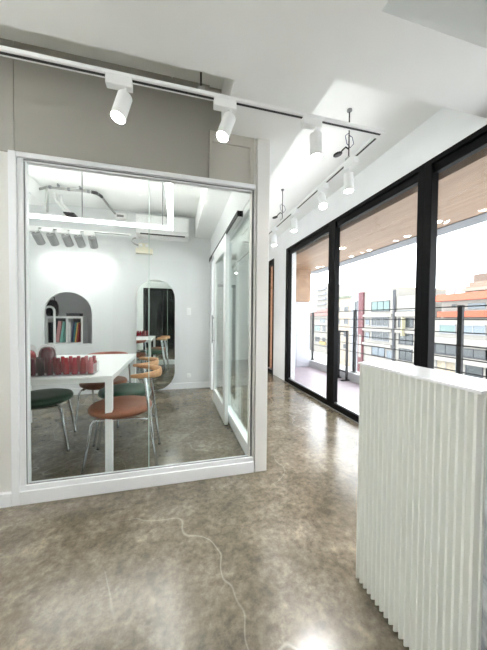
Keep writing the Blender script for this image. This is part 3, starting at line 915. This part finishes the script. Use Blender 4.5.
# emergency lamp box
em = thing('emergency_light', 'cream emergency light box on the back wall below the air conditioner', 'emergency light', (-0.475, YB, 2.24))
bx(-0.13, 0.13, -0.07, 0, 0.0, 0.085, bevel=0.006).build('battery_box', M['cream'], em)
bx(-0.085, 0.075, -0.06, 0, 0.085, 0.165, bevel=0.006).build('lamp_housing', M['cream'], em)
for s in (-0.05, 0.04):
    MB().lathe([(0.026, 0), (0.026, 0.012), (0.02, 0.016), (0, 0.016)], 18, (s, -0.06, 0.125), mtx=Matrix.Rotation(math.radians(90), 3, 'X')).build('lamp_head', M['plastic'], em, 40)
MB().tube([(-0.09, -0.03, 0.13), (-0.15, -0.035, 0.15), (-0.19, -0.03, 0.19), (-0.17, -0.03, 0.23), (-0.13, -0.03, 0.25)], 0.014, 8).build('cable', M['galv'], em, 60)

# ================================================================== CEILING OF THE MEETING ROOM
# suspended linear lamp (L shape)
ll = thing('linear_pendant', 'white L shaped linear lamp hanging below the meeting room ceiling', 'lamp', (-0.046, 3.52, 2.33))
bx(-2.6, 0.025, -0.025, 0.025, 0.006, 0.018).build('long_profile', M['plastic'], ll)
bx(-0.025, 0.025, -1.2, -0.025, 0.006, 0.018).build('short_profile', M['plastic'], ll)
bx(-2.6, 0.027, -0.027, 0.027, -0.008, 0.006).build('long_diffuser', M['bar'], ll)
bx(-0.027, 0.027, -1.2, -0.027, -0.008, 0.006).build('short_diffuser', M['bar'], ll)
bx(-2.6, 0.02, -0.02, 0.02, 0.018, 0.022).build('long_upper_diffuser', M['barup'], ll)
bx(-0.02, 0.02, -1.2, -0.02, 0.018, 0.022).build('short_upper_diffuser', M['barup'], ll)
for (x, y) in ((-1.0, 0), (-0.10, 0), (0, -1.0), (-2.2, 0)):
    MB().cyl((x, y, 0.018), (x, y, HI - 2.33), 0.006, 8).build('hanger', M['grey'], ll)

# white duct at the left
du = thing('ceiling_duct', 'white boxed duct under the ceiling at the left of the meeting room', 'duct', (-1.82, 2.2, 2.70))
bx(-0.10, 0.13, 0, 2.0, 0, 0.21, bevel=0.004).build('casing', M['white'], du)
bx(-0.07, 0.10, 2.0, 2.012, 0.03, 0.18).build('end_grille', M['grey'], du)

# conduit run
cd = thing('conduit', 'grey metal conduit running under the meeting room ceiling to a junction box', 'conduit', (0, 0, 0))
zc = 2.86
MB().tube([(-1.86, 4.10, zc - 0.05), (-1.72, 4.05, zc - 0.01), (-1.58, 3.97, zc), (-1.3, 3.96, zc), (-1.06, 3.96, zc), (-1.0, 3.99, zc), (-0.97, 4.08, zc), (-0.95, 4.4, zc), (-0.92, 4.56, zc - 0.01), (-0.90, 4.6, zc - 0.03)], 0.016, 10).build('pipe', M['galv'], cd, 60)
MB().tube([(-1.58, 3.97, zc), (-1.585, 3.985, zc - 0.05), (-1.585, 3.99, 2.55)], 0.012, 8).build('drop_pipe', M['galv'], cd, 60)
for x in (-1.54, -1.33, -1.10):
    MB().cyl((x - 0.015, 3.96, zc), (x + 0.015, 3.96, zc), 0.021, 10).build('coupling', M['grey'], cd)
MB().tube([(-1.07, 3.96, zc), (-1.01, 3.985, zc), (-0.985, 4.03, zc), (-0.972, 4.08, zc)], 0.021, 10).build('elbow', M['darkgap'], cd, 60)
for x in (-1.45, -1.2):
    MB().box(x - 0.008, x + 0.008, 3.935, 3.985, zc + 0.014, HI).build('clip', M['grey'], cd)
jb = thing('junction_box', 'white junction box at the end of the ceiling conduit', 'junction box', (-0.83, YB, 2.80))
bx(-0.085, 0.085, -0.06, 0, -0.04, 0.05, bevel=0.005).build('housing', M['plastic'], jb)
bx(-0.05, 0.05, -0.064, -0.06, -0.015, 0.02).build('cover_slot', M['grey'], jb)
# tilted bracket by the duct
bk = thing('pipe_bracket', 'short white angled bracket hanging by the duct end', 'bracket', (-1.55, 4.25, 2.68))
MB().tube([(-0.06, 0, 0.23), (-0.03, 0, 0.12), (0.10, 0.0, -0.03)], 0.018, 8).tube([(0.0, 0.06, 0.23), (0.02, 0.06, 0.12), (0.14, 0.06, -0.03)], 0.018, 8).build('arm', M['plastic'], bk)
MB().box(0.07, 0.20, -0.05, 0.10, -0.05, -0.03).build('foot_plate', M['blackm'], bk)

# ================================================================== TRACK LIGHTING
def track(name, label, p0, p1, zz):
    """track bar between two points (along x or y), underside slot"""
    o = thing(name, label, 'track', (p0[0], p0[1], zz))
    dx, dy = p1[0] - p0[0], p1[1] - p0[1]
    if abs(dx) > abs(dy):
        bx(0, dx, -0.021, 0.021, 0, 0.02, bevel=0.002).build('rail', M['plastic'], o)
        bx(0.02, dx - 0.02, -0.0075, 0.0075, -0.0015, 0.0).build('slot', M['darkgap'], o)
    else:
        bx(-0.021, 0.021, 0, dy, 0, 0.02, bevel=0.002).build('rail', M['plastic'], o)
        bx(-0.0075, 0.0075, 0.02, dy - 0.02, -0.0015, 0.0).build('slot', M['darkgap'], o)
    return o
ZT = 2.485
TXC, TYC = 1.375, 1.585
track('lighting_track', 'white lighting track crossing in front of the partition wall', (-2.9, TYC), (TXC + 0.021, TYC), ZT)
wt = track('lighting_track', 'white lighting track running along the window wall', (TXC, TYC + 0.021), (TXC, 7.2), ZT)
bx(-0.014, 0.014, 0.08, 5.5, 0.02, 0.024).build('fill_uplight', M['track_fill'], wt)  # unseen glowing strip added on the track to brighten the raised ceiling
track('lighting_track', 'white lighting track with a row of five spots at the back of the meeting room', (-2.5, 4.20), (-0.62, 4.20), 2.40)

def spotlight(label, loc, along, head_dir, bright, hang=0.035, hl=0.15, hr=0.038, group='track spotlights', lamp=True, blend=0.7, angle=78, lens='lens', paint='plastic'):
    """adapter box on the track, arm, cylinder head; head_dir = direction light leaves"""
    t = thing('track_spotlight', label, 'spotlight', loc, 0, group)
    if along == 'X':
        bx(-0.066, 0.066, -0.022, 0.022, -0.05, 0.0, bevel=0.004).build('adapter', M['plastic'], t)
    else:
        bx(-0.022, 0.022, -0.066, 0.066, -0.05, 0.0, bevel=0.004).build('adapter', M['plastic'], t)
    d = V(head_dir).normalized()
    top = V((0.03 if along == 'X' else 0.0, 0.0 if along == 'X' else 0.03, -0.05 - hang))
    MB().tube([top + V((0, 0, hang + 0.002)), top + V((0, 0, 0.0)), top + d * 0.05], 0.009, 8).build('arm', M['plastic'], t, 60)
    q = d.to_track_quat('Z', 'Y').to_matrix()
    MB().lathe([(hr * 0.55, 0.0), (hr, 0.008), (hr, hl), (hr - 0.003, hl), (hr - 0.003, hl - 0.012), (0, hl - 0.012)], 24, top, mtx=q).build('head', M[paint], t, 40)
    MB().lathe([(hr - 0.004, hl - 0.010), (hr * 0.55, hl - 0.005), (0, hl - 0.003)], 20, top, mtx=q).build('lens', M[lens], t, 40)
    if lamp:
        ld = bpy.data.lights.new('spot_beam', 'SPOT')
        ld.energy = bright
        ld.color = (1.0, 0.985, 0.955)
        ld.spot_size = math.radians(angle)
        ld.spot_blend = blend
        ld.shadow_soft_size = 0.028
        lo = bpy.data.objects.new('spot_beam', ld)
        COL.objects.link(lo)
        lo.parent = t
        lo.location = top + d * (hl + 0.012)
        lo.rotation_mode = 'QUATERNION'
        lo.rotation_quaternion = d.to_track_quat('-Z', 'Y')
    return t
G1 = 'spotlights on the front track'
spotlight('white track spotlight leftmost on the front track, tilted', (-0.29, TYC, ZT), 'X', (-0.22, -0.20, -1), SPOT_W, group=G1)
spotlight('white track spotlight in front of the access panel, tilted', (0.285, TYC, ZT), 'X', (-0.34, -0.15, -1), SPOT_W, group=G1)
spotlight('white track spotlight hanging straight right of the partition post', (0.85, TYC, ZT), 'X', (0.02, -0.05, -1), SPOT_W, group=G1)
G2 = 'spotlights on the track by the windows'
spotlight('white track spotlight nearest the corner of the window side track', (TXC, 1.90, ZT), 'Y', (0.0, -0.04, -1), SPOT_G2, group=G2)
spotlight('white track spotlight second from the corner, glaring widest', (TXC, 2.32, ZT), 'Y', (-0.15, -0.55, -1), SPOT_G2, group=G2)
spotlight('white track spotlight third from the corner of the window side track', (TXC, 2.93, ZT), 'Y', (0.0, -0.08, -1), SPOT_G2, group=G2)
spotlight('white track spotlight fourth from the corner of the window side track, near the post', (TXC, 3.58, ZT), 'Y', (0.0, -0.05, -1), SPOT_G2, group=G2)
spotlight('white track spotlight over the corridor beyond the meeting room door', (TXC, 4.75, ZT), 'Y', (0.0, -0.05, -1), SPOT_G2, group=G2)
spotlight('white track spotlight at the far end of the corridor track', (TXC, 6.0, ZT), 'Y', (0.0, -0.05, -1), SPOT_G2, group=G2)
G3 = 'row of spotlights over the back wall'
for i, x in enumerate((-1.84, -1.67, -1.49, -1.335, -1.16)):
    pos = ['at the left end', 'second from the left', 'in the middle', 'second from the right', 'at the right end'][i]
    spotlight('white spotlight %s of the row of five over the arch' % pos, (x, 4.20, 2.40), 'X', (0.14 if i < 4 else 0.0, 1.1, -1), 0.8, hang=0.012, hl=0.165, hr=0.053, group=G3, angle=90, blend=0.8, lens='lens_soft', paint='head_shaded')

# unseen linear lamp added as fill light for the reception side
lp = thing('linear_pendant', 'added white linear fill lamp over the reception side, unseen left of the viewer', 'lamp', (-2.72, -0.95, 2.08))
bx(-0.03, 0.03, 0, 1.9, 0.0, 0.05).build('profile', M['plastic'], lp)
bx(-0.026, 0.026, 0.02, 1.88, 0.05, 0.057).build('fill_uplight', M['fill_pend'], lp)
bx(-0.026, 0.026, 0.02, 1.88, -0.007, 0.0).build('diffuser', M['bar'], lp)
for y in (0.3, 1.6):
    MB().cyl((0, y, 0.057), (0, y, LO - 2.08), 0.005, 8).build('hanger', M['grey'], lp)

# suspension rods of the tracks
def rod(label, x, y, z0, disc):
    t = thing('track_hanger', label, 'hanger', (x, y, z0))
    h = HI - z0
    MB().cyl((0, 0, 0.0), (0, 0, h), 0.005, 8).build('rod', M['blackm'], t)
    MB().lathe([(0.02, h), (0.02, h - 0.012), (0.008, h - 0.02)], 14).build('ceiling_cup', M['grey'], t)
    bx(-0.02, 0.02, -0.02, 0.02, 0.0, 0.02).build('clamp', M['galv'], t)
    if disc:
        MB().tube([(0, 0, 0.09), (-0.03, 0, 0.10), (-0.055, 0, 0.075), (-0.085, 0, 0.04)], 0.006, 8).build('cable', M['blackm'], t, 60)
        dsc = MB().lathe([(0.0, 0.0), (0.03, 0.0), (0.036, 0.006), (0.034, 0.014), (0.012, 0.02), (0, 0.02)], 22, (-0.10, 0, 0.022), mtx=Matrix.Rotation(math.radians(-14), 3, 'Y')).build('disc', M['blackm'], t, 40)
        MB().tube([(0.0, 0, 0.2), (0.03, 0.0, 0.19), (0.045, 0, 0.14), (0.02, 0.01, 0.11), (-0.02, 0.0, 0.13), (-0.035, 0, 0.19), (0.0, 0.0, 0.22)], 0.003, 6).build('wire_loop', M['blue'], t, 60)
    return t
rod('thin dark rod with a black disc and looped wire holding the track near its corner', TXC, 1.93, ZT + 0.02, True)
rod('thin dark rod with a small black disc farther along the window side track', TXC, 3.32, ZT + 0.02, True)
rod('short thin rod holding the front track in the ceiling recess', 0.144, TYC, ZT + 0.02, False)

# ================================================================== BOOKSHELF BEHIND THE ARCH
SY0, SY1 = 4.98, 5.22
bs = thing('bookshelf', 'white open bookshelf seen through the arched opening', 'bookshelf', (-2.02, SY0, 0))
bx(0, 0.54, 0, 0.24, 1.185, 1.22).build('top_board', M['white'], bs)
bx(0, 0.54, 0, 0.24, 0.76, 0.785).build('shelf', M['white'], bs)
bx(0, 0.54, 0, 0.24, 0.36, 0.385).build('shelf', M['white'], bs)
bx(0, 0.03, 0, 0.24, 0, 1.185).build('side_panel', M['white'], bs)
bx(0.51, 0.54, 0, 0.24, 0, 1.185).build('side_panel', M['white'], bs)
bx(0.29, 0.325, 0, 0.24, 0.0, 1.185).build('divider', M['white'], bs)
bx(0.03, 0.51, 0.225, 0.24, 0, 1.185).build('back_board', mat('shelf_back', srgb(90, 90, 92), 0.6), bs)
def book(label, x, th, h, tilt, c, d_=0.17):
    t = thing('book', label, 'book', (x, SY0 + 0.012, 0.786 + th * math.sin(tilt)), 0, 'books on the shelf behind the arch')
    t.rotation_euler = (0, tilt, 0)
    cm = mat('book_cover_' + label.split()[0], srgb(*c), 0.5, noise=0.08, nscale=14)
    MB().box(0, 0.003, 0, d_, 0, h).box(th - 0.003, th, 0, d_, 0, h).box(0, th, 0, 0.004, 0, h).build('cover', cm, t)
    bx(0.003, th - 0.003, 0.004, d_ - 0.004, 0.004, h - 0.004).build('pages', mat('book_pages', srgb(236, 230, 214), 0.8), t)
    return t
book('black book standing at the left end of the arch shelf', -1.985, 0.035, 0.33, 0.0, (30, 30, 34))
book('charcoal book beside the black one behind the gooseneck pipe', -1.94, 0.04, 0.31, 0.0, (52, 54, 58))
book('pink magazine leaning in the left half of the arch shelf', -1.89, 0.05, 0.35, 0.13, (226, 170, 170))
book('mint green magazine leaning against the divider of the shelf', -1.825, 0.035, 0.345, 0.13, (140, 196, 186))
book('white folder standing right of the shelf divider', -1.694, 0.028, 0.33, 0.0, (236, 238, 238))
book('navy book leaning in the right half of the shelf', -1.662, 0.026, 0.34, 0.11, (30, 50, 88))
book('teal book between the navy and yellow books', -1.632, 0.022, 0.335, 0.11, (52, 128, 132))
book('yellow book leaning between teal and red books', -1.606, 0.018, 0.33, 0.11, (216, 186, 96))
book('red book leaning against the right side of the shelf', -1.584, 0.024, 0.32, 0.11, (150, 44, 44))
# things on top of the shelf
gl = thing('gooseneck_pipe', 'white bent gooseneck pipe standing before the bookshelf in the arch', 'pipe', (-1.87, 4.92, 0.0))
MB().tube([(0, 0, 0.0), (0, 0, 1.30)] + [(-0.07 + 0.07 * math.cos(a), 0, 1.30 + 0.07 * math.sin(a)) for a in [math.pi * k / 10 for k in range(1, 9)]], 0.018, 12).build('tube', M['white'], gl, 60)
MB().lathe([(0.08, 0), (0.08, 0.012), (0.02, 0.02)], 20).build('base', M['white'], gl)
bg = thing('black_bag', 'black bag on top of the bookshelf at the left of the arch', 'bag', (-1.96, 5.09, 1.22))
MB().lathe([(0.0, 0.0), (0.075, 0.0), (0.09, 0.04), (0.085, 0.17), (0.06, 0.25), (0.0, 0.27)], 20, sx=1.0, sy=0.8).build('body', mat('black_fabric', srgb(26, 26, 28), 0.8), bg, 60)
MB().tube([(-0.03, 0, 0.25), (-0.03, 0, 0.31), (0.03, 0, 0.31), (0.03, 0, 0.25)], 0.007, 8).build('handle', M['darkgap'], bg)
bxs = thing('flat_box', 'dark flat box lying on the bookshelf top at the right', 'box', (-1.62, 5.08, 1.22))
bx(-0.11, 0.09, -0.08, 0.08, 0, 0.045, bevel=0.003).build('body', mat('dark_card', srgb(70, 70, 74), 0.6), bxs)
bx(-0.112, 0.092, -0.082, 0.082, 0.03, 0.05, bevel=0.003).build('lid', mat('dark_card_lid', srgb(58, 58, 62), 0.6), bxs)

sl = thing('added_ceiling_lamp', 'added round fill lamp in the space behind the arch, out of view', 'lamp', (-1.8, 5.5, HI))  # lamp added out of view to brighten the space behind the arch
MB().lathe([(0.16, 0), (0.16, -0.04), (0.14, -0.05)], 24).build('housing', M['plastic'], sl, 40)
MB().lathe([(0.14, -0.045), (0.0, -0.06)], 24).build('diffuser', emis('store_fill_lamp', (1, 0.98, 0.95, 1), 7.0), sl)
